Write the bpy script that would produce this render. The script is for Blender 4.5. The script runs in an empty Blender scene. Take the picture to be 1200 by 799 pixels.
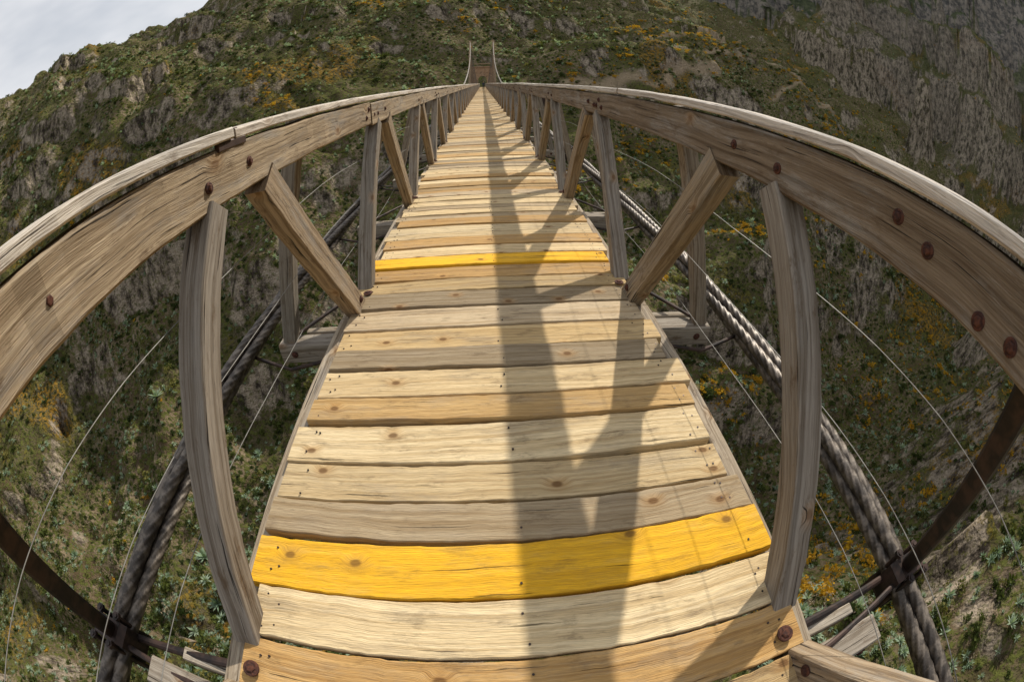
import bpy, math, random
import numpy as np
from mathutils import Vector, Matrix, noise as mnoise
random.seed(7); rng=np.random.default_rng(7)
S=bpy.context.scene
S.view_settings.view_transform='Standard'
try: S.view_settings.look='None'
except Exception: pass
S.view_settings.exposure=0

# ------------------------------------------------------------ node helpers
def new_mat(name):
    m=bpy.data.materials.new(name); m.use_nodes=True
    nt=m.node_tree; nt.nodes.clear()
    out=nt.nodes.new('ShaderNodeOutputMaterial'); b=nt.nodes.new('ShaderNodeBsdfPrincipled')
    nt.links.new(b.outputs[0],out.inputs[0])
    return m,nt,b
def N(nt,t,**kw):
    n=nt.nodes.new(t)
    for k,v in kw.items(): setattr(n,k,v)
    return n
def L(nt,a,b): nt.links.new(a,b)
def setin(nt,sock,v):
    if isinstance(v,bpy.types.NodeSocket): nt.links.new(v,sock)
    else: sock.default_value=v
def math_(nt,op,a,b=0.5,c=None,clamp=False):
    n=N(nt,'ShaderNodeMath',operation=op); n.use_clamp=clamp
    setin(nt,n.inputs[0],a); setin(nt,n.inputs[1],b)
    if c is not None: setin(nt,n.inputs[2],c)
    return n.outputs[0]
def mix(nt,f,a,b,blend='MIX'):
    n=N(nt,'ShaderNodeMix',data_type='RGBA',blend_type=blend)
    setin(nt,n.inputs[0],f)
    for s,v in ((n.inputs[6],a),(n.inputs[7],b)):
        if isinstance(v,(tuple,list)): s.default_value=(v[0],v[1],v[2],1)
        else: nt.links.new(v,s)
    return n.outputs[2]
def ramp(nt,f,lo,hi,a=0.0,b=1.0):
    n=N(nt,'ShaderNodeMapRange'); n.interpolation_type='SMOOTHSTEP'
    setin(nt,n.inputs[0],f); n.inputs[1].default_value=lo; n.inputs[2].default_value=hi
    n.inputs[3].default_value=a; n.inputs[4].default_value=b
    return n.outputs[0]
def noise_(nt,vec,scale,detail=4,rough=.55,dist=0.0):
    n=N(nt,'ShaderNodeTexNoise'); n.inputs['Scale'].default_value=scale
    n.inputs['Detail'].default_value=detail; n.inputs['Roughness'].default_value=rough
    n.inputs['Distortion'].default_value=dist
    if vec is not None: L(nt,vec,n.inputs['Vector'])
    return n.outputs[0]
def mapping(nt,vec,sc,loc=(0,0,0)):
    n=N(nt,'ShaderNodeMapping'); n.inputs['Scale'].default_value=sc; n.inputs['Location'].default_value=loc
    L(nt,vec,n.inputs['Vector']); return n.outputs[0]
def bump(nt,b,h,strength,dist=.01):
    n=N(nt,'ShaderNodeBump'); n.inputs['Strength'].default_value=strength; n.inputs['Distance'].default_value=dist
    L(nt,h,n.inputs['Height']); L(nt,n.outputs[0],b.inputs['Normal'])

# ------------------------------------------------------------ materials
def wood_mat(name,weather=.5,knots=1.0,grey=(.30,.27,.23),kcol=(.36,.19,.06),dmul=(.66,.56,.44),cr=0.0):
    m,nt,b=new_mat(name)
    uv=N(nt,'ShaderNodeUVMap',uv_map='uv').outputs[0]
    tint=N(nt,'ShaderNodeAttribute',attribute_name='tint').outputs['Color']
    kv=N(nt,'ShaderNodeTexVoronoi'); kv.inputs['Scale'].default_value=1.0; kv.voronoi_dimensions='2D'
    L(nt,mapping(nt,uv,(3.2,4.6,1)),kv.inputs['Vector'])
    kd=kv.outputs['Distance']
    kr=N(nt,'ShaderNodeSeparateColor'); L(nt,kv.outputs['Color'],kr.inputs[0])
    has=math_(nt,'GREATER_THAN',kr.outputs[0],.72)
    halo=math_(nt,'MULTIPLY',ramp(nt,kd,.05,.24,1,0),has)
    core=math_(nt,'MULTIPLY',ramp(nt,kd,.04,.09,1,0),has)
    lown=noise_(nt,mapping(nt,uv,(.9,2.2,1)),1.0,2)
    cm2=N(nt,'ShaderNodeCombineXYZ')
    L(nt,math_(nt,'ADD',math_(nt,'MULTIPLY',lown,.10),math_(nt,'MULTIPLY',halo,.024)),cm2.inputs[1])
    wv2=N(nt,'ShaderNodeVectorMath',operation='ADD'); L(nt,uv,wv2.inputs[0]); L(nt,cm2.outputs[0],wv2.inputs[1])
    g=wv2.outputs[0]
    grain=noise_(nt,mapping(nt,g,(.8,46,1)),1.0,5,.72)
    fine=noise_(nt,mapping(nt,g,(12,300,1)),1.0,2,.6)
    crack=noise_(nt,mapping(nt,g,(1.6,70,1),(5,3,0)),1.0,4,.62)
    ck=ramp(nt,crack,.315+cr,.350+cr,1,0)
    blot=noise_(nt,mapping(nt,uv,(1.5,7,1)),1.0,6,.78)
    blot_b=noise_(nt,mapping(nt,uv,(4.5,13,1),(7,1,0)),1.0,5,.76)
    dark=mix(nt,1.0,tint,dmul,'MULTIPLY')
    lite=mix(nt,1.0,tint,(1.13,1.11,1.07),'MULTIPLY')
    c=mix(nt,ramp(nt,grain,.33,.64),dark,lite)
    c=mix(nt,ramp(nt,blot,.47,.66,0,.9*weather),c,mix(nt,ramp(nt,grain,.38,.62),tuple(q*.55 for q in grey),grey))
    c=mix(nt,ramp(nt,blot_b,.30,.47,.9*weather,0),c,(.11,.070,.038))
    c=mix(nt,ramp(nt,fine,.34,.64,.24,0),c,(.09,.065,.045))
    if knots>0:
        c=mix(nt,math_(nt,'MULTIPLY',halo,.38*knots),c,kcol)
        c=mix(nt,math_(nt,'MULTIPLY',core,.78*knots),c,(.12,.055,.02))
    c=mix(nt,math_(nt,'MULTIPLY',ck,.50+.48*weather),c,(.028,.022,.017))
    L(nt,c,b.inputs['Base Color']); b.inputs['Roughness'].default_value=.88
    b.inputs['Specular IOR Level'].default_value=.2
    h=math_(nt,'SUBTRACT',math_(nt,'MULTIPLY',fine,.6),math_(nt,'MULTIPLY',ck,1.5))
    bump(nt,b,h,.9,.007)
    return m
M_deck=wood_mat('deck_wood',.55,1.0,(.43,.35,.25),dmul=(.74,.65,.53))
M_rail=wood_mat('weathered_wood',.9,.7,(.35,.32,.28),dmul=(.48,.42,.35),cr=.022)
M_top=wood_mat('bleached_wood',.6,.35,(.62,.59,.55),dmul=(.58,.53,.48),cr=.02)
M_yel=wood_mat('yellow_painted_wood',.32,.9,(.74,.52,.20),dmul=(.90,.84,.74))

def metal_mat(name,c1,c2,scale,rough=.6,metal=.4,bs=.4):
    m,nt,b=new_mat(name)
    obj=N(nt,'ShaderNodeTexCoord').outputs['Object']
    n=noise_(nt,obj,scale,3,.65)
    L(nt,mix(nt,ramp(nt,n,.4,.62),c1,c2),b.inputs['Base Color'])
    b.inputs['Roughness'].default_value=rough; b.inputs['Metallic'].default_value=metal
    bump(nt,b,n,bs,.004); return m
M_cable=metal_mat('steel_cable',(.060,.050,.042),(.19,.16,.13),13,.5,.3)
M_iron=metal_mat('dark_iron',(.022,.017,.016),(.065,.04,.032),9,.55,.4)
M_rust=metal_mat('rusted_bolt',(.040,.015,.011),(.10,.034,.018),60,.9,.1,.8)
M_wire=metal_mat('galvanised_wire',(.16,.155,.145),(.24,.235,.22),20,.6,.2)

# ------------------------------------------------------------ mesh builder
class MB:
    def __init__(s): s.v=[];s.f=[];s.uv=[];s.c=[];s.n=0
    def beam(s,p0,p1,w,t,up=(0,0,1),tint=(.4,.3,.2),n=1,ch=.006,jit=0.0,bow=0.0):
        p0=Vector(p0);p1=Vector(p1);ax=(p1-p0);Ln=ax.length;ax.normalize();up=Vector(up)
        sd=ax.cross(up).normalized();uu=sd.cross(ax).normalized()
        a=w/2;b=t/2
        prof=[(-a+ch,-b),(a-ch,-b),(a,-b+ch),(a,b-ch),(a-ch,b),(-a+ch,b),(-a,b-ch),(-a,-b+ch)]
        per=[0];
        for i in range(8):
            q=prof[(i+1)%8];p=prof[i];per.append(per[-1]+math.hypot(q[0]-p[0],q[1]-p[1]))
        ou=random.uniform(0,60);ov=random.uniform(0,60)
        base=s.n;seed=random.uniform(0,100)
        for k in range(n+1):
            f=k/n;c=p0.lerp(p1,f)
            if bow: c=c+uu*(bow*math.sin(math.pi*f))
            for j,(x,y) in enumerate(prof):
                q=c+sd*x+uu*y
                if jit:
                    sx=1 if x>0 else -1; 
                    o1=.7*mnoise.noise(Vector((f*Ln*1.6+seed,sx*7.0,.3)))+.5*mnoise.noise(Vector((f*Ln*11+seed,sx*7.0,4.3)))+.9*max(0,mnoise.noise(Vector((f*Ln*24+seed,sx*7.0,8.3)))-.15)
                    o2=mnoise.noise(Vector((f*Ln*3+seed,sx*3.0,9.3)))
                    q=q+sd*(o1*jit)+uu*(o2*jit*.5)
                s.v.append(q[:]);s.n+=1
        tt=(*tint,1)
        for k in range(n):
            for j in range(8):
                j2=(j+1)%8
                s.f.append((base+k*8+j,base+k*8+j2,base+(k+1)*8+j2,base+(k+1)*8+j))
                u0=ou+Ln*k/n;u1=ou+Ln*(k+1)/n
                s.uv+=[(u0,ov+per[j]),(u0,ov+per[j+1]),(u1,ov+per[j+1]),(u1,ov+per[j])]
                s.c+=[tt]*4
        dk=(tint[0]*.6,tint[1]*.55,tint[2]*.5,1)
        for e in (0,n):
            idx=[base+e*8+j for j in range(8)]
            pr=list(prof)
            if e==0: idx=idx[::-1];pr=pr[::-1]
            s.f.append(tuple(idx));s.uv+=[(ou+x,ov+y) for x,y in pr];s.c+=[dk]*8
    def tube(s,pts,rad,seg=8,tint=(.1,.1,.1)):
        base=s.n;m=len(pts)
        for k in range(m):
            p=Vector(pts[k]);d=Vector(pts[min(k+1,m-1)])-Vector(pts[max(k-1,0)]);d.normalize()
            r=Vector((0,0,1)) if abs(d.z)<.9 else Vector((0,1,0))
            a=d.cross(r).normalized();b=a.cross(d).normalized()
            rr=rad[k] if isinstance(rad,(list,tuple)) else rad
            for j in range(seg):
                t=2*math.pi*j/seg;s.v.append((p+a*(math.cos(t)*rr)+b*(math.sin(t)*rr))[:]);s.n+=1
        for k in range(m-1):
            for j in range(seg):
                j2=(j+1)%seg
                s.f.append((base+k*seg+j,base+k*seg+j2,base+(k+1)*seg+j2,base+(k+1)*seg+j))
                s.uv+=[(0,0)]*4;s.c+=[(*tint,1)]*4
        for e in (0,m-1):
            s.f.append(tuple(base+e*seg+j for j in range(seg)));s.uv+=[(0,0)]*seg;s.c+=[(*tint,1)]*seg
    def rope(s,fc,y0,y1,step,R,off,phase,tw):
        seg=30;base=s.n;m=int((y1-y0)/step)+1
        for k in range(m):
            y=y0+k*step;c=fc(y);ph=phase+y*tw
            o=off*(1+.16*math.sin(y*2.1+phase*3))
            cx=c[0]+o*math.cos(ph);cz=c[1]+o*math.sin(ph)
            for j in range(seg):
                t=2*math.pi*j/seg
                rr=R*(.78+.28*abs(math.cos(3*(t+y*10))))
                s.v.append((cx+rr*math.cos(t),y,cz+rr*math.sin(t)));s.n+=1
        for k in range(m-1):
            for j in range(seg):
                j2=(j+1)%seg
                s.f.append((base+k*seg+j,base+k*seg+j2,base+(k+1)*seg+j2,base+(k+1)*seg+j))
                s.uv+=[(0,0)]*4;s.c+=[(.1,.1,.1,1)]*4
    def obj(s,name,mat,parent=None,smooth=False):
        me=bpy.data.meshes.new(name);me.from_pydata(s.v,[],s.f)
        u=me.uv_layers.new(name='uv');u.data.foreach_set('uv',np.array(s.uv,dtype=np.float32).ravel())
        c=me.color_attributes.new('tint','FLOAT_COLOR','CORNER');c.data.foreach_set('color',np.array(s.c,dtype=np.float32).ravel())
        me.materials.append(mat)
        if smooth: me.polygons.foreach_set('use_smooth',[True]*len(me.polygons))
        me.update()
        o=bpy.data.objects.new(name,me);S.collection.objects.link(o)
        if parent: o.parent=parent
        return o
def empty(name):
    e=bpy.data.objects.new(name,None);S.collection.objects.link(e);return e

# ------------------------------------------------------------ bridge
LEN=150.0; Y0=-40.0; P=2.35; NODE0=.16; MX=.89
bridge=empty('suspension_bridge')
pal={'p':[(.74,.60,.37),(.80,.66,.42),(.70,.56,.34)],
     't':[(.60,.45,.24),(.54,.39,.20),(.64,.50,.29)],
     'w':[(.48,.385,.255),(.38,.31,.21),(.55,.45,.31)],
     'T':[(.56,.36,.15),(.54,.37,.17)],
     'Y':[(.88,.50,.03)]}
edges=[-.10,.085,.295,.50,.718,.887,1.087,1.304,1.475,1.69,1.863,2.064,2.30,2.497,2.69,2.88,3.077]
kinds=['t','T','p','Y','w','p','p','T','p','w','t','w','w','t','T','Y']
dk=MB();yl=MB();nails=MB()
planks=[(edges[i],edges[i+1],kinds[i]) for i in range(len(kinds))]
y=edges[-1]
while y<LEN:
    w=random.choice([.14,.17,.2,.2,.2,.24])
    planks.append((y,y+w,random.choice('ppptttwwwTT')));y+=w
y=edges[0]
while y>Y0:
    w=random.choice([.15,.18,.2,.2,.23]);planks.append((y-w,y,random.choice('pttww')));y-=w
for a,b_,k in planks:
    near=-1.5<a<9
    gap=random.choice([.008,.012,.016,.024]) if a<3 else random.uniform(.010,.026)
    c=random.choice(pal[k]);v=random.uniform(.80,1.08);c=tuple(q*v for q in c)
    xl=-.895-random.uniform(-.03,.055);xr=.895+random.uniform(-.03,.055)
    if k=='Y' and a<1: xl=-.925;xr=.93
    dy=random.uniform(-.009,.009);zc=-.025+random.uniform(-.009,.006)
    tgt=yl if k=='Y' else dk
    yc=(a+b_)/2
    tgt.beam((xl,yc-dy,zc+random.uniform(-.005,.005)),(xr,yc+dy,zc),b_-a-gap,.05,(0,0,1),c,72 if near else 1,.004,.0085 if near else 0,random.uniform(-.004,.005))
    if near and a<5:
        for X in (-.80,-.84,.80,.84,0.02):
            for f in (.27,.73):
                if random.random()<.2: continue
                px=X+random.uniform(-.018,.018);py=a+(b_-a)*f+random.uniform(-.02,.02)
                nails.tube([(px,py,-.01),(px,py,zc+.0275)],.0044,7)
dk.obj('deck_planks',M_deck,bridge);yl.obj('painted_planks',M_yel,bridge);nails.obj('nails',M_iron,bridge)

st=MB()
for X in (-.945,.945,-.45,.0,.45):
    y=Y0
    while y<LEN:
        e=min(y+4.7,LEN);w=.085
        near=-6<y<12
        st.beam((X,y+.004,-.135),(X+random.uniform(-.006,.006),e,-.135),w,.165,(0,0,1),(.42,.36,.28),24 if near else 1,.006,.006 if near else 0);y=e
nodes=[NODE0+P*k for k in range(int((Y0-NODE0)/P),int((LEN-NODE0)/P)+1)]
for yn in nodes:
    near=-3<yn<10
    ww=.14
    st.beam((-1.52+random.uniform(-.04,.04),yn-.16,-.30),(1.52+random.uniform(-.04,.04),yn-.16,-.30),ww,.15,(0,0,1),(.33,.30,.26),20 if near else 1,.008,.008 if near else 0)
    if near: st.beam((-1.36,yn-.005,-.31),(1.40,yn+.0,-.31),.06,.12,(0,0,1),(.42,.38,.32),16,.005,.006)
st.obj('stringers_and_crossbeams',M_rail,bridge)

def rail_side(s):
    rb=MB();tb=MB();me=MB()
    lens=4.7
    off=3.25 if s<0 else 3.45
    y=off-lens*9
    while y<LEN:
        e=min(y+lens,LEN);near=-6<y<14
        dz=random.uniform(-.008,.008);dx=random.uniform(-.008,.008)
        c=random.choice([(.42,.34,.24),(.38,.31,.22),(.44,.36,.26)]) if s<0 else random.choice([(.25,.195,.14),(.23,.18,.13),(.28,.22,.155)])  # right beam tinted darker: shade on its inner face put into the wood colour
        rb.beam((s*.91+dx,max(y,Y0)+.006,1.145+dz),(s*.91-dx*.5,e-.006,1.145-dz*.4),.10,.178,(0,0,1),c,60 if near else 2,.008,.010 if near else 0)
        y=e
    y=1.30-lens*9 if s<0 else 2.9-lens*9
    i=0
    while y<LEN:
        e=min(y+lens,LEN);near=-6<y<14
        i+=1
        dz=.012*(-1)**i;dx=random.uniform(-.014,.014)
        c=random.choice([(.70,.65,.59),(.65,.61,.55),(.74,.69,.63)])
        tb.beam((s*.958+dx,max(y,Y0)+.012,1.264+dz*.5),(s*.958-dx,e-.012,1.267-dz*.5),.215,.040,(0,0,1),c,60 if near else 2,.006,.009 if near else 0)
        y=e
    for yn in nodes:
        near=-3<yn<10;n=24 if near else 1;j=.0055 if near else 0
        c=lambda:random.choice([(.29,.265,.235),(.26,.24,.21),(.32,.28,.23)])
        me.beam((s*MX,yn+.13,-.045),(s*(MX+.01),yn+P/2-.19,1.06),.10,.105,(s,0,0),c(),n,.005,j)
        me.beam((s*MX,yn+P-.12,-.045),(s*(MX+.01),yn+P/2+.18,1.06),.145,.10,(s,0,0),random.choice([(.33,.265,.185),(.36,.285,.20)]),n,.006,j)
        if abs(yn-NODE0)>.1:
            me.beam((s*1.43,yn-.16,-.225),(s*1.075,yn-.16,1.235),.10,.095,(0,1,0),c(),n,.006,j)
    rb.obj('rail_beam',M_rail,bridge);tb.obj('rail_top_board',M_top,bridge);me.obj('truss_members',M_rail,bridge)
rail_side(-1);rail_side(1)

bl=MB()
def bolt(p,nrm,r=.0125):
    p=Vector(p);n=Vector(nrm).normalized()
    bl.tube([p-n*.004,p+n*.003,p+n*.005],[r*1.55,r*1.55,r*1.3],16)
    bl.tube([p+n*.002,p+n*.009,p+n*.012],[r*.95,r*.95,r*.7],6)
for s in (-1,1):
    ix=s*.8585
    js=(3.25,3.45)[s>0]
    for k in range(-1,5):
        yb=js+4.7*k
        for d,z in ((-.14,1.12),(-.06,1.18),(.09,1.13)): bolt((ix,yb+d,z),(-s,0,0))
    if s<0: bolt((ix,.43,1.14),(1,0,0))
    else:
        for yy,zz in ((.60,1.17),(.49,1.14),(.30,1.09),(.20,1.10)): bolt((ix,yy,zz),(-1,0,0))
    for yn in nodes:
        if -3<yn<20:
            bolt((ix,yn+P/2-.22,1.13),(-s,0,0));bolt((ix,yn+P/2+.06,1.15),(-s,0,0))
            bolt((s*.84,yn+.0,.012),(0,0,1),.020)
            bolt((s*(MX-.052),yn+P-.17,.06),(-s,0,0),.015)
            bolt((s*1.40,yn-.235,-.30),(0,-1,0),.016)
bl.obj('bolts',M_rust,bridge)

def cab(s):
    def f(y):
        t=max(0,y-4)/(LEN-4); t2=max(0,-y-2)/(LEN)
        return (s*(1.84+1.9*t*t),-.30+16.6*t*t+16*t2*t2)
    return f
cb=MB()
for s in (-1,1):
    f=cab(s)
    for i in range(4):
        ph=i*math.pi/2
        cb.rope(f,-7,14,.020,.038,.054,ph,.55*s)
        cb.tube([(f(y)[0]+.054*math.cos(ph+y*.55*s),y,f(y)[1]+.054*math.sin(ph+y*.55*s)) for y in np.arange(13.9,LEN+.1,1.0)],.036,6)
        cb.tube([(f(y)[0]+.05*math.cos(ph),y,f(y)[1]+.05*math.sin(ph)) for y in np.arange(Y0,-6.4,1.0)],.034,6)
    cb.tube([(s*3.74,LEN,16.3),(s*4.2,LEN+14,3.0)],.07,6)
cb.obj('main_cables',M_cable,bridge,True)
hg=MB();ir=MB();wr=MB()
for i,yn in enumerate(nodes):
    for s in (-1,1):
        c=cab(s)(yn-.16)
        if yn>6 or yn<-6: hg.tube([(s*1.5,yn-.16,-.36),(c[0],yn-.16,c[1])],.011,6)
        if -3<yn<20 and abs(yn-NODE0)>.1:
            ir.tube([(s*1.0,yn-.27,-.30),(s*1.45,yn-.27,-.40),(c[0],yn-.16,c[1]-.05)],.014,8)
            ir.tube([(s*1.40,yn-.16,-.20),(s*1.02,yn+.42,-.17)],.014,8)
hg.obj('hangers',M_cable,bridge)
for yb in (.13,.13+P*4,.13+P*8,.13+P*12,.13-P*4):
    for s in (-1,1):
        x=s*1.84;y=yb+.05*s
        ir.beam((x,y,-.20),(s*1.09,yb+.11*(s>0)-.08,1.20),.10,.085,(0,1,0),(.1,.1,.1),6,.012,.002)
        ir.beam((x,y-.06,-.30),(x,y+.06,-.30),.24,.23,(0,0,1),(.1,.1,.1),1,.03)
        ir.beam((x,y-.10,-.44),(x,y+.10,-.44),.12,.07,(0,0,1),(.1,.1,.1),1,.02)
        for q in (-.07,.07):
            for g_ in (-.08,.08):
                ir.tube([(x+q,y+g_,-.16),(x+q,y+g_,-.50)],.014,8)
                ir.tube([(x+q,y+g_,-.165),(x+q,y+g_,-.185)],.026,6)
        ir.tube([(s*1.0,yb-.12,-.215),(s*1.80,y-.03,-.27)],.017,10)
        ir.tube([(s*1.0,yb+.06,-.225),(s*1.80,y+.04,-.33)],.022,10)
ir.beam((-.861,1.20,1.238),(-.861,1.38,1.238),.020,.030,(0,0,1),(.1,.1,.1),6,.004,.003)
ir.beam((-.96,1.27,1.290),(-.96,1.33,1.286),.22,.006,(0,0,1),(.1,.1,.1),4,.002,.003)
ir.obj('iron_stays_and_clamps',M_iron,bridge)
for s in (-1,1):
    for z,xo in ((.80,.965),(.52,.965),(.25,.97)):
        wr.tube([(s*(xo+.012*math.sin(y*.9+z*7)),y,z+.02*math.cos((y-NODE0)*2*math.pi/P)+.01*math.sin(y*1.7)) for y in np.arange(-6,40,.3)],.0017,5)
wr.obj('fence_wires',M_wire,bridge)

def stone_mat(name,c1,c2,c3,sc):
    m,nt,b=new_mat(name);obj=N(nt,'ShaderNodeTexCoord').outputs['Object']
    v=N(nt,'ShaderNodeTexVoronoi');v.inputs['Scale'].default_value=sc;L(nt,obj,v.inputs['Vector'])
    n=noise_(nt,obj,sc*.7,4,.65)
    sp=N(nt,'ShaderNodeSeparateColor');L(nt,v.outputs['Color'],sp.inputs[0])
    c=mix(nt,sp.outputs[0],c1,c2);c=mix(nt,ramp(nt,n,.5,.7),c,c3)
    L(nt,c,b.inputs['Base Color']);b.inputs['Roughness'].default_value=.95;bump(nt,b,v.outputs['Distance'],.7,.08);return m
M_stone=stone_mat('gate_stone',(.36,.22,.13),(.45,.31,.20),(.22,.15,.10),1.6)
M_tower=wood_mat('tower_timber',.3,0,(.35,.3,.25))
tw=MB()
for s in (-1,1):
    tw.beam((s*4.4,LEN+.4,-3),(s*3.74,LEN+.4,17.0),.7,.65,(0,1,0),(.52,.40,.28),6,.04,.02)
    tw.beam((s*3.2,LEN+2.6,-2),(s*3.70,LEN+.9,13.5),.3,.3,(0,1,0),(.4,.31,.22),2,.03)
for z in (8.4,):
    tw.beam((-3.85,LEN+.4,z),(3.85,LEN+.4,z),.25,.3,(0,0,1),(.4,.3,.2),1,.03)
tw.obj('towers',M_tower,bridge)
gate=MB()
def arch_gate():
    W=4.6;Ht=7.2;ow=1.45;oh=2.6;T=1.5;yf=LEN+4
    n=14
    inner=[(-ow,-2.5),(-ow,oh)]+[(-ow*math.cos(math.pi*i/n),oh+ow*math.sin(math.pi*i/n)) for i in range(1,n)]+[(ow,oh),(ow,-2.5)]
    m=len(inner)
    outer=[]
    for (x,z) in inner:
        if x<=-ow+1e-6 and z<0: outer.append((-W,-2.5))
        elif x>=ow-1e-6 and z<0: outer.append((W,-2.5))
        else:
            a=math.atan2(z-oh,x)
            k=min(W/max(abs(math.cos(a)),1e-5),(Ht-oh)/max(math.sin(a),1e-5) if math.sin(a)>1e-5 else 1e9)
            outer.append((k*math.cos(a),oh+k*math.sin(a)))
    b=gate.n
    for yy in (yf,yf+T):
        for x,z in inner: gate.v.append((x,yy,z))
        for x,z in outer: gate.v.append((x,yy,z))
    gate.n+=4*m
    def q(a,b2,c,d): gate.f.append((a,b2,c,d));gate.uv.extend([(0,0)]*4);gate.c.extend([(.3,.2,.1,1)]*4)
    for i in range(m-1):
        q(b+i,b+i+1,b+m+i+1,b+m+i);q(b+2*m+i,b+3*m+i,b+3*m+i+1,b+2*m+i+1)
        q(b+i,b+2*m+i,b+2*m+i+1,b+i+1);q(b+m+i,b+m+i+1,b+3*m+i+1,b+3*m+i)
    gate.beam((-W-.25,yf+T/2,Ht+.2),(W+.25,yf+T/2,Ht+.2),T+.5,.4,(0,0,1),(.3,.2,.1),6,.05,.03)
    for s in (-1,1):
        gate.beam((s*(W-.3),yf-.35,-2.5),(s*(W-.5),yf-.35,6.2),.9,.65,(0,1,0),(.3,.2,.1),4,.06,.03)
        gate.beam((s*(W+.2),yf+T/2,-2.6),(s*(W+7.5),yf+T/2+2,-2.4),1.2,4.6,(0,0,1),(.3,.2,.1),4,.06,.05)
arch_gate();gate.obj('stone_gateway',M_stone)

# ------------------------------------------------------------ terrain
def perlin(x,y,seed):
    xi=np.floor(x).astype(np.int64);yi=np.floor(y).astype(np.int64);xf=x-xi;yf=y-yi
    def g(ix,iy,dx,dy):
        h=(ix*374761393+iy*668265263+seed*1274126177)&0xffffffff
        h=((h^(h>>13))*1274126177)&0xffffffff;h=h^(h>>16)
        a=(h&0xffff)/65536.0*2*np.pi
        return np.cos(a)*dx+np.sin(a)*dy
    u=xf**3*(xf*(xf*6-15)+10);v=yf**3*(yf*(yf*6-15)+10)
    a=g(xi,yi,xf,yf);b=g(xi+1,yi,xf-1,yf);c=g(xi,yi+1,xf,yf-1);d=g(xi+1,yi+1,xf-1,yf-1)
    return ((a*(1-u)+b*u)*(1-v)+(c*(1-u)+d*u)*v)*1.5
def fbm(x,y,sc,oc,seed,ridged=False,gain=.5):
    t=0;a=1;s=0
    for i in range(oc):
        n=perlin(x/sc+i*17.3,y/sc-i*9.1,seed+i)
        if ridged: n=1-2*np.abs(n)
        t=t+a*n;s+=a;a*=gain;sc/=2.05
    return t/s
def smin(a,b,k):
    h=np.clip(.5+.5*(b-a)/k,0,1);return b*(1-h)+a*h-k*h*(1-h)
def smax(a,b,k): return -smin(-a,-b,k)
def sst(e0,e1,x):
    t=np.clip((x-e0)/(e1-e0),0,1);return t*t*(3-2*t)
def H(x,y):
    wx=x+14*fbm(x,y,70,3,51);wy=y+14*fbm(x,y,70,3,61)
    r=np.hypot(x,y)+1e-6;az=np.degrees(np.arctan2(x,y))
    yc=45+.325*wx-.175*np.sqrt(wx*wx+2500)+8.75
    d=(wy-yc)*.95;ad=np.sqrt(d*d+144)-12
    s2=np.interp(az,[-180,-90,-69,-54,-40,0,45,180],[.8,.8,.75,.66,.55,.5,.5,.5])
    far=-75+.74*np.minimum(ad,102)+s2*np.maximum(ad-102,0)
    cap=np.interp(az,[-180,-100,-69,-54,-40,-30,-18,0,14,26,47,62,180],[80,80,84,82,88,112,155,200,190,104,92,60,60])
    far=smin(far,cap+0*far,24)
    near=-75+.86*ad;near=smin(near,4+0*near,12)
    sw=sst(-10,10,d)
    z=far*sw+near*(1-sw)
    sa=math.sin(math.radians(64));ca=math.cos(math.radians(64))
    t=(wx-120)*sa+(wy-70)*ca;w=np.abs((wx-120)*ca-(wy-70)*sa)
    w=np.where(t<0,np.hypot(w,t),w)
    zc=-70+.04*np.maximum(t,0)+1.5*(np.sqrt(w*w+144)-12)
    z=smin(z,zc,14)
    W=sst(12,34,az)*(1-sst(120,150,az))
    rib=fbm(x,y,420,7,91,True,.50)
    zm=-40+(1.0*(r-640)+360*rib)*W-500*(1-W)
    zm=smin(zm,950+150*rib,100)
    qf=zm/95+.8*fbm(x,y,260,3,141);ff=qf-np.floor(qf)
    zm=zm+62*(sst(.60,.80,ff)-ff)
    z=smax(z,zm,25)
    mk=np.clip((np.hypot(x*1.0,y-155)-12)/60,0,1)
    fr=sst(560,900,r)
    z=z+mk*(28*fbm(x,y,130,5,7,True,.5)-8)+mk*7*fbm(x,y,34,4,23,True)+ (0.25+.75*mk)*2.4*fbm(x,y,9,3,33)
    z=z+fr*55*fbm(x,y,170,5,77,True,.5)
    q=z/24+1.1*fbm(x,y,90,3,41);fq=q-np.floor(q)
    tm=sst(-.05,.35,fbm(x,y,75,3,44))*mk
    z=z+tm*18*(sst(.66,.78,fq)-fq)*.8
    cw=1-sst(7,26,np.abs(x))
    lim=-7-18*np.clip(np.minimum(y+36,146-y)/30,0,1)
    incor=cw*((y>-42)&(y<152))
    z=np.where(incor>0,z*(1-incor)+np.minimum(z,lim)*incor,z)
    pad=(1-sst(6,16,np.abs(x)))*sst(149,152,y)*(1-sst(160,176,y))
    z=z*(1-pad)-.35*pad
    pad=(1-sst(6,16,np.abs(x)))*(1-sst(-41,-38,y))*sst(-62,-52,y)
    z=z*(1-pad)-.35*pad
    return z
NX,NY=780,700
B=4.1
tx=np.linspace(-1,1,NX);ty=np.linspace(-.80,1,NY)
gx=2500*np.sinh(B*tx)/math.sinh(B);gy=60+2500*np.sinh(B*ty)/math.sinh(B)
X,Yg=np.meshgrid(gx,gy);Z=H(X,Yg)
trail=[(6,160),(34,172),(70,176),(112,196),(158,206),(205,200),(165,228),(112,232),(62,222),(90,250),(150,262),(215,262)]
D=np.full(X.shape,1e9)
wxx=X+5*perlin(X/22,Yg/22,5);wyy=Yg+5*perlin(X/22,Yg/22,6)
for (x0,y0_),(x1,y1_) in zip(trail[:-1],trail[1:]):
    dx,dy_=x1-x0,y1_-y0_
    tt=np.clip(((wxx-x0)*dx+(wyy-y0_)*dy_)/(dx*dx+dy_*dy_),0,1)
    D=np.minimum(D,np.hypot(wxx-x0-tt*dx,wyy-y0_-tt*dy_))
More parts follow.
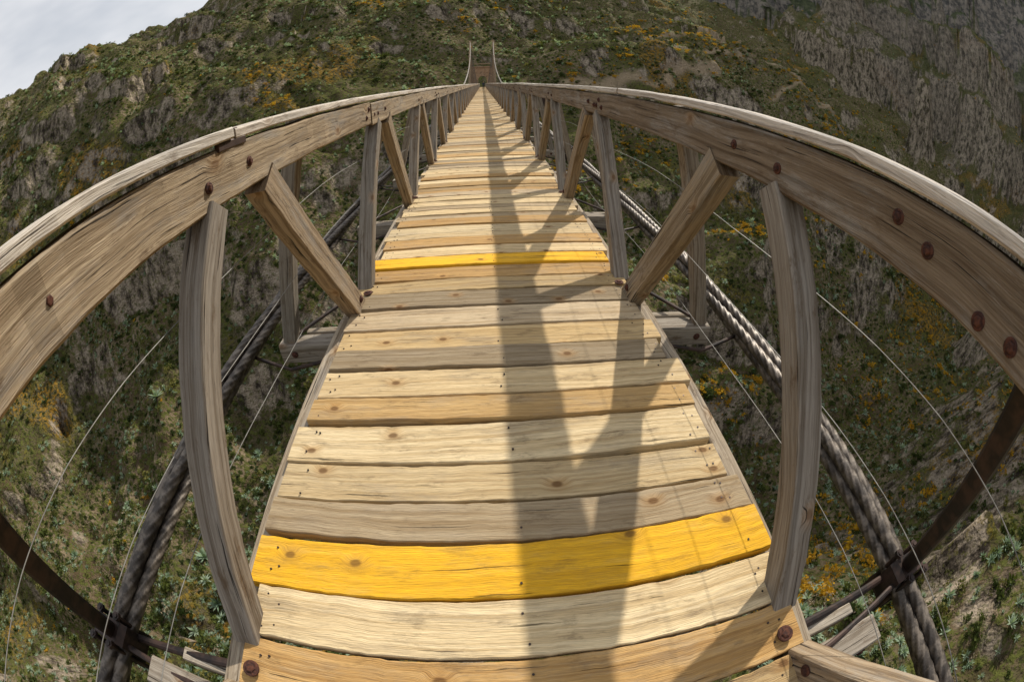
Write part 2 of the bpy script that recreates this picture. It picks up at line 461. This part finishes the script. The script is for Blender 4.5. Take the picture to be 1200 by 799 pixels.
path=np.clip(1.9-D/1.5,0,1)
co=np.stack([X,Yg,Z],-1).reshape(-1,3).astype(np.float32)
ii=np.arange(NX*NY).reshape(NY,NX)
fa=np.stack([ii[:-1,:-1],ii[:-1,1:],ii[1:,1:],ii[1:,:-1]],-1).reshape(-1,4).astype(np.int32)
me=bpy.data.meshes.new('hills');me.vertices.add(len(co));me.vertices.foreach_set('co',co.ravel())
me.loops.add(fa.size);me.loops.foreach_set('vertex_index',fa.ravel())
me.polygons.add(len(fa));me.polygons.foreach_set('loop_start',np.arange(0,fa.size,4,dtype=np.int32))
me.polygons.foreach_set('use_smooth',np.ones(len(fa),dtype=bool))
me.update(calc_edges=True)
pa=me.attributes.new('trail','FLOAT','POINT');pa.data.foreach_set('value',path.astype(np.float32).ravel())
terr=bpy.data.objects.new('hillside_terrain',me);S.collection.objects.link(terr)

m,nt,b=new_mat('desert_hillside')
obj=N(nt,'ShaderNodeTexCoord').outputs['Object']
geo=N(nt,'ShaderNodeNewGeometry')
sp=N(nt,'ShaderNodeSeparateXYZ');L(nt,geo.outputs['Normal'],sp.inputs[0])
n1=noise_(nt,obj,.018,4,.62);n2=noise_(nt,obj,.10,5,.72);n3=noise_(nt,obj,.9,5,.75);n4=noise_(nt,mapping(nt,obj,(1,1,.45)),.26,5,.76)
vo=N(nt,'ShaderNodeTexVoronoi');vo.inputs['Scale'].default_value=.6;L(nt,obj,vo.inputs['Vector'])
soil=mix(nt,ramp(nt,n2,.35,.65),(.11,.078,.045),(.26,.205,.135))
rock=mix(nt,ramp(nt,n4,.38,.60),(.050,.040,.032),(.42,.35,.27))
green=mix(nt,ramp(nt,n3,.38,.62),(.026,.034,.011),(.115,.125,.034))
c=mix(nt,ramp(nt,n3,.47,.54),soil,green)
c=mix(nt,ramp(nt,n1,.46,.58,0,.6),c,green)
bush=math_(nt,'MULTIPLY',ramp(nt,vo.outputs['Distance'],.30,.42,1,0),ramp(nt,n2,.42,.50))
c=mix(nt,bush,c,mix(nt,ramp(nt,n3,.4,.6),(.018,.027,.009),(.075,.085,.026)))
orange=math_(nt,'MULTIPLY',ramp(nt,n1,.57,.65),ramp(nt,n3,.48,.55))
c=mix(nt,math_(nt,'MULTIPLY',orange,.75),c,(.34,.18,.03))
steep=ramp(nt,math_(nt,'ADD',sp.outputs['Z'],math_(nt,'MULTIPLY',n2,.7)),.82,.97,1,0)
c=mix(nt,math_(nt,'MULTIPLY',steep,ramp(nt,n3,.60,.52,.3,1)),c,rock)
cd=N(nt,'ShaderNodeVectorMath',operation='LENGTH');L(nt,obj,cd.inputs[0])
big=noise_(nt,mapping(nt,obj,(1,1,1.3)),.020,7,.74)
cliff=ramp(nt,math_(nt,'SUBTRACT',math_(nt,'MULTIPLY',big,1.3),math_(nt,'MULTIPLY',sp.outputs['Z'],.9)),.04,.26)
farc=mix(nt,cliff,mix(nt,ramp(nt,n2,.4,.6),(.045,.062,.036),(.10,.115,.065)),mix(nt,ramp(nt,n2,.4,.6),(.085,.085,.085),(.27,.24,.205)))
c=mix(nt,ramp(nt,cd.outputs['Value'],420,900,0,.9),c,farc)
tr=N(nt,'ShaderNodeAttribute',attribute_name='trail').outputs['Fac']
c=mix(nt,math_(nt,'MULTIPLY',tr,.8),c,(.40,.31,.21))
L(nt,c,b.inputs['Base Color']);b.inputs['Roughness'].default_value=1;b.inputs['Specular IOR Level'].default_value=.03
bump(nt,b,math_(nt,'ADD',math_(nt,'MULTIPLY',n3,1.2),math_(nt,'ADD',math_(nt,'MULTIPLY',n2,3.5),math_(nt,'MULTIPLY',big,9.0))),1.0,1.0)
me.materials.append(m)

# ------------------------------------------------------------ vegetation (instanced)
def leaf_mat(name,ca,cb_):
    m,nt,b=new_mat(name);oi=N(nt,'ShaderNodeObjectInfo').outputs['Random']
    c=mix(nt,oi,ca,cb_)
    L(nt,c,b.inputs['Base Color']);b.inputs['Roughness'].default_value=.75;b.inputs['Specular IOR Level'].default_value=.15
    tl=N(nt,'ShaderNodeBsdfTranslucent');L(nt,mix(nt,1.0,c,(1.15,1.2,.7),'MULTIPLY'),tl.inputs[0])
    ms=N(nt,'ShaderNodeMixShader');ms.inputs[0].default_value=.35
    out=[q for q in nt.nodes if q.type=='OUTPUT_MATERIAL'][0]
    L(nt,b.outputs[0],ms.inputs[1]);L(nt,tl.outputs[0],ms.inputs[2]);L(nt,ms.outputs[0],out.inputs[0]);return m
src=bpy.data.collections.new('shrub_kinds')
def add_src(name,v,f,mat):
    me=bpy.data.meshes.new(name);me.from_pydata(v,[],f);me.materials.append(mat)
    o=bpy.data.objects.new(name,me);src.objects.link(o)
def agave(name,mat,nb=46,up=.0):
    v=[];f=[]
    for i in range(nb):
        a=random.uniform(0,6.283);e=random.uniform(-.15+up,1.45);l=random.uniform(.42,.6)
        d=Vector((math.cos(a)*math.cos(e),math.sin(a)*math.cos(e),math.sin(e)));s=Vector((-math.sin(a),math.cos(a),0))
        w=.055;b0=len(v);base=Vector((0,0,.12))
        v+=[(base-s*w*.6)[:],(base+s*w*.6)[:],(base+d*l*.5+s*w)[:],(base+d*l*.5-s*w)[:],(base+d*l+Vector((0,0,-.03)))[:]]
        f+=[(b0,b0+1,b0+2,b0+3),(b0+3,b0+2,b0+4)]
    add_src(name,v,f,mat)
def shrub(name,mat,lumps=5,nl=150,flat=.8,ls=.09):
    v=[];f=[];cs=[(Vector((random.uniform(-.28,.28),random.uniform(-.28,.28),random.uniform(.15,.45)*flat)),random.uniform(.16,.30)) for _ in range(lumps)]
    for i in range(nl):
        c,r=random.choice(cs);d=Vector((random.gauss(0,1),random.gauss(0,1),random.gauss(.3,1))).normalized()
        p=c+d*r*random.uniform(.6,1.12)
        n=(d+Vector((random.gauss(0,.6),random.gauss(0,.6),random.gauss(0,.6)))).normalized()
        a=n.cross(Vector((.3,.2,1))).normalized();bb=n.cross(a);s=ls*random.uniform(.6,1.3);b0=len(v)
        v+=[(p-a*s)[:],(p-bb*s*.6)[:],(p+a*s)[:],(p+bb*s*.6)[:]];f.append((b0,b0+1,b0+2,b0+3))
    for c,r in cs:
        b0=len(v);t=Vector(c);v+=[(0.015,0,-.1),(-.015,.0,-.1),(0,.02,-.1),t[:]];f+=[(b0,b0+1,b0+3),(b0+1,b0+2,b0+3),(b0+2,b0,b0+3)]
    add_src(name,v,f,mat)
mA=leaf_mat('agave_leaf',(.21,.30,.20),(.38,.46,.34));mB=leaf_mat('green_leaf',(.035,.052,.013),(.085,.105,.024))
mC=leaf_mat('olive_leaf',(.09,.095,.03),(.175,.165,.05));mD=leaf_mat('ochre_leaf',(.38,.21,.02),(.54,.32,.02));mE=leaf_mat('dry_twig',(.18,.14,.095),(.30,.25,.18))
agave('k0_agave',mA,26);agave('k1_yucca',mA,30,.3)
shrub('k2_bush',mB,5,70,.8,.11);shrub('k3_bush',mB,7,80,.8,.11);shrub('k4_olive_bush',mC,5,64,.8,.10);shrub('k5_ochre_bush',mD,5,60,.7,.10);shrub('k6_dry_bush',mE,4,50,.7,.07)
NP=88000
r=np.where(rng.random(NP)<.72,rng.uniform(18,300,NP),rng.uniform(200,700,NP));az=rng.uniform(math.radians(-112),math.radians(112),NP)
px=r*np.sin(az);py=r*np.cos(az)
e=.8;pz=H(px,py);sl=np.hypot((H(px+e,py)-pz)/e,(H(px,py+e)-pz)/e)
dens=fbm(px,py,26,3,201)*1.4+.70-np.clip(sl-1.2,0,2)*.35
keep=(rng.random(NP)<dens)&~((np.abs(px)<7)&(py>140)&(py<168))&(pz<400)
px,py,pz,r,sl=px[keep],py[keep],pz[keep],r[keep],sl[keep];n=len(px)
och=(fbm(px,py,40,3,303)+.0018*np.clip(px,-120,150))>.22
u=rng.random(n)
idx=np.select([u<.32,u<.46,u<.62,u<.76,u<.88,u<.885],[0,1,2,3,4,5],6)
idx=np.where(och&(rng.random(n)<.42),5,idx).astype(np.int32)
scl=rng.lognormal(0,.45,n)*np.where(idx<2,1.0,1.3)*(1+np.clip((r-120)/300,0,1.0))
scl=np.clip(scl,.35,4.2)
pm=bpy.data.meshes.new('desert_shrubs');pm.vertices.add(n);pm.vertices.foreach_set('co',np.stack([px,py,pz-.05*scl],-1).astype(np.float32).ravel())
a=pm.attributes.new('scl','FLOAT','POINT');a.data.foreach_set('value',scl.astype(np.float32))
a=pm.attributes.new('kind','INT','POINT');a.data.foreach_set('value',idx)
a=pm.attributes.new('rot','FLOAT_VECTOR','POINT');rr=np.zeros((n,3),np.float32);rr[:,2]=rng.uniform(0,6.28,n);rr[:,0]=rng.normal(0,.12,n);a.data.foreach_set('vector',rr.ravel())
po=bpy.data.objects.new('desert_shrubs',pm);S.collection.objects.link(po)
ng=bpy.data.node_groups.new('scatter','GeometryNodeTree')
ng.interface.new_socket('Geometry',in_out='INPUT',socket_type='NodeSocketGeometry');ng.interface.new_socket('Geometry',in_out='OUTPUT',socket_type='NodeSocketGeometry')
gi=ng.nodes.new('NodeGroupInput');go=ng.nodes.new('NodeGroupOutput');ip=ng.nodes.new('GeometryNodeInstanceOnPoints');ci=ng.nodes.new('GeometryNodeCollectionInfo')
ci.inputs['Collection'].default_value=src;ci.inputs['Separate Children'].default_value=True;ci.inputs['Reset Children'].default_value=True
def na(t,nm):
    q=ng.nodes.new('GeometryNodeInputNamedAttribute');q.data_type=t;q.inputs['Name'].default_value=nm;return q.outputs[0]
ng.links.new(gi.outputs[0],ip.inputs['Points']);ng.links.new(ci.outputs[0],ip.inputs['Instance']);ip.inputs['Pick Instance'].default_value=True
ng.links.new(na('INT','kind'),ip.inputs['Instance Index']);ng.links.new(na('FLOAT_VECTOR','rot'),ip.inputs['Rotation']);ng.links.new(na('FLOAT','scl'),ip.inputs['Scale'])
ng.links.new(ip.outputs[0],go.inputs[0])
md=po.modifiers.new('scatter','NODES');md.node_group=ng

# ------------------------------------------------------------ person at far end of deck
def person(name,loc,cloth,leg,rotz):
    par=empty(name)
    J={'pel':((0,0,.93),.15),'wst':((0,0,1.08),.13),'chs':((0,0,1.30),.165),'nk':((0,0,1.45),.06),'hd0':((0,-.01,1.53),.075),'hd1':((0,-.015,1.62),.098),'hd2':((0,0,1.70),.07),
       'ls':((-.19,0,1.38),.065),'le':((-.25,.03,1.10),.048),'lw':((-.24,-.06,.87),.034),'lh':((-.23,-.08,.78),.038),
       'rs':((.19,0,1.38),.065),'re':((.25,.03,1.10),.048),'rw':((.24,-.06,.87),.034),'rh':((.23,-.08,.78),.038),
       'lhp':((-.10,0,.88),.10),'lk':((-.11,-.10,.50),.07),'la':((-.11,-.02,.09),.045),'lt':((-.12,-.18,.04),.04),
       'rhp':((.10,0,.88),.10),'rk':((.11,.02,.50),.07),'ra':((.11,.14,.09),.045),'rt':((.12,0,.04),.04)}
    E=[('pel','wst'),('wst','chs'),('chs','nk'),('nk','hd0'),('hd0','hd1'),('hd1','hd2'),('chs','ls'),('ls','le'),('le','lw'),('lw','lh'),('chs','rs'),('rs','re'),('re','rw'),('rw','rh'),
       ('pel','lhp'),('lhp','lk'),('lk','la'),('la','lt'),('pel','rhp'),('rhp','rk'),('rk','ra'),('ra','rt')]
    ks=list(J);me=bpy.data.meshes.new('body');me.from_pydata([J[k][0] for k in ks],[(ks.index(a),ks.index(b)) for a,b in E],[])
    o=bpy.data.objects.new('body',me);S.collection.objects.link(o);o.parent=par
    sk=o.modifiers.new('s','SKIN')
    for i,k in enumerate(ks):
        q=me.skin_vertices[0].data[i];q.radius=(J[k][1],J[k][1]*.85);q.use_root=(k=='pel')
    o.modifiers.new('ss','SUBSURF').render_levels=2
    m,nt,b=new_mat(name+'_cloth');ob=N(nt,'ShaderNodeTexCoord').outputs['Object'];s=N(nt,'ShaderNodeSeparateXYZ');L(nt,ob,s.inputs[0])
    c=mix(nt,math_(nt,'GREATER_THAN',s.outputs['Z'],.93),leg,cloth);c=mix(nt,math_(nt,'GREATER_THAN',s.outputs['Z'],1.46),c,(.35,.2,.13));c=mix(nt,math_(nt,'GREATER_THAN',s.outputs['Z'],1.67),c,(.02,.015,.01))
    L(nt,c,b.inputs['Base Color']);b.inputs['Roughness'].default_value=.9;me.materials.append(m)
    par.location=loc;par.rotation_euler=(0,0,rotz)
person('walking_person',(.15,88,0),(.03,.035,.05),(.03,.03,.04),0)

# ------------------------------------------------------------ world, sun, camera
sd=Vector((.65,1.15,1)).normalized()
el=math.asin(sd.z);rot=math.atan2(sd.x,sd.y)
wd=bpy.data.worlds.new('World');S.world=wd;wd.use_nodes=True;nt=wd.node_tree;nt.nodes.clear()
out=N(nt,'ShaderNodeOutputWorld');bg=N(nt,'ShaderNodeBackground');L(nt,bg.outputs[0],out.inputs[0])
sky=N(nt,'ShaderNodeTexSky',sky_type='NISHITA');sky.sun_disc=False;sky.sun_elevation=el;sky.sun_rotation=rot;sky.dust_density=3;sky.air_density=1.2
tc=N(nt,'ShaderNodeTexCoord').outputs['Generated']
cl=noise_(nt,mapping(nt,tc,(1,1,2.5)),2.2,4,.6)
L(nt,mix(nt,ramp(nt,cl,.25,.6,.62,.96),sky.outputs[0],(8.3,8.45,8.8)),bg.inputs[0]);bg.inputs[1].default_value=.098
sl_=bpy.data.lights.new('sun','SUN');sl_.energy=5.0;sl_.angle=math.radians(.9);sl_.color=(1,.92,.80)
so=bpy.data.objects.new('sun',sl_);S.collection.objects.link(so);so.rotation_euler=(-sd).to_track_quat('-Z','Y').to_euler()

# fisheye lens: equisolid (Cycles' default panorama projection, 10.5 mm default focal length);
# the sensor width sets the angle of view of the photograph's full-frame fisheye
cam=bpy.data.cameras.new('camera');co_=bpy.data.objects.new('camera',cam);S.collection.objects.link(co_);S.camera=co_
cam.type='PANO'
SW=24.72
cam.sensor_fit='HORIZONTAL';cam.sensor_width=SW;cam.sensor_height=SW*681/1024
cam.clip_start=.02;cam.clip_end=9000
pitch=math.radians(34.5);yaw=math.radians(-3.3);roll=math.radians(-.75)
R=Matrix.Rotation(yaw,4,'Z')@Matrix.Rotation(math.pi/2-pitch,4,'X')@Matrix.Rotation(roll,4,'Z')
co_.matrix_world=Matrix.Translation((-.03,0,1.30))@R
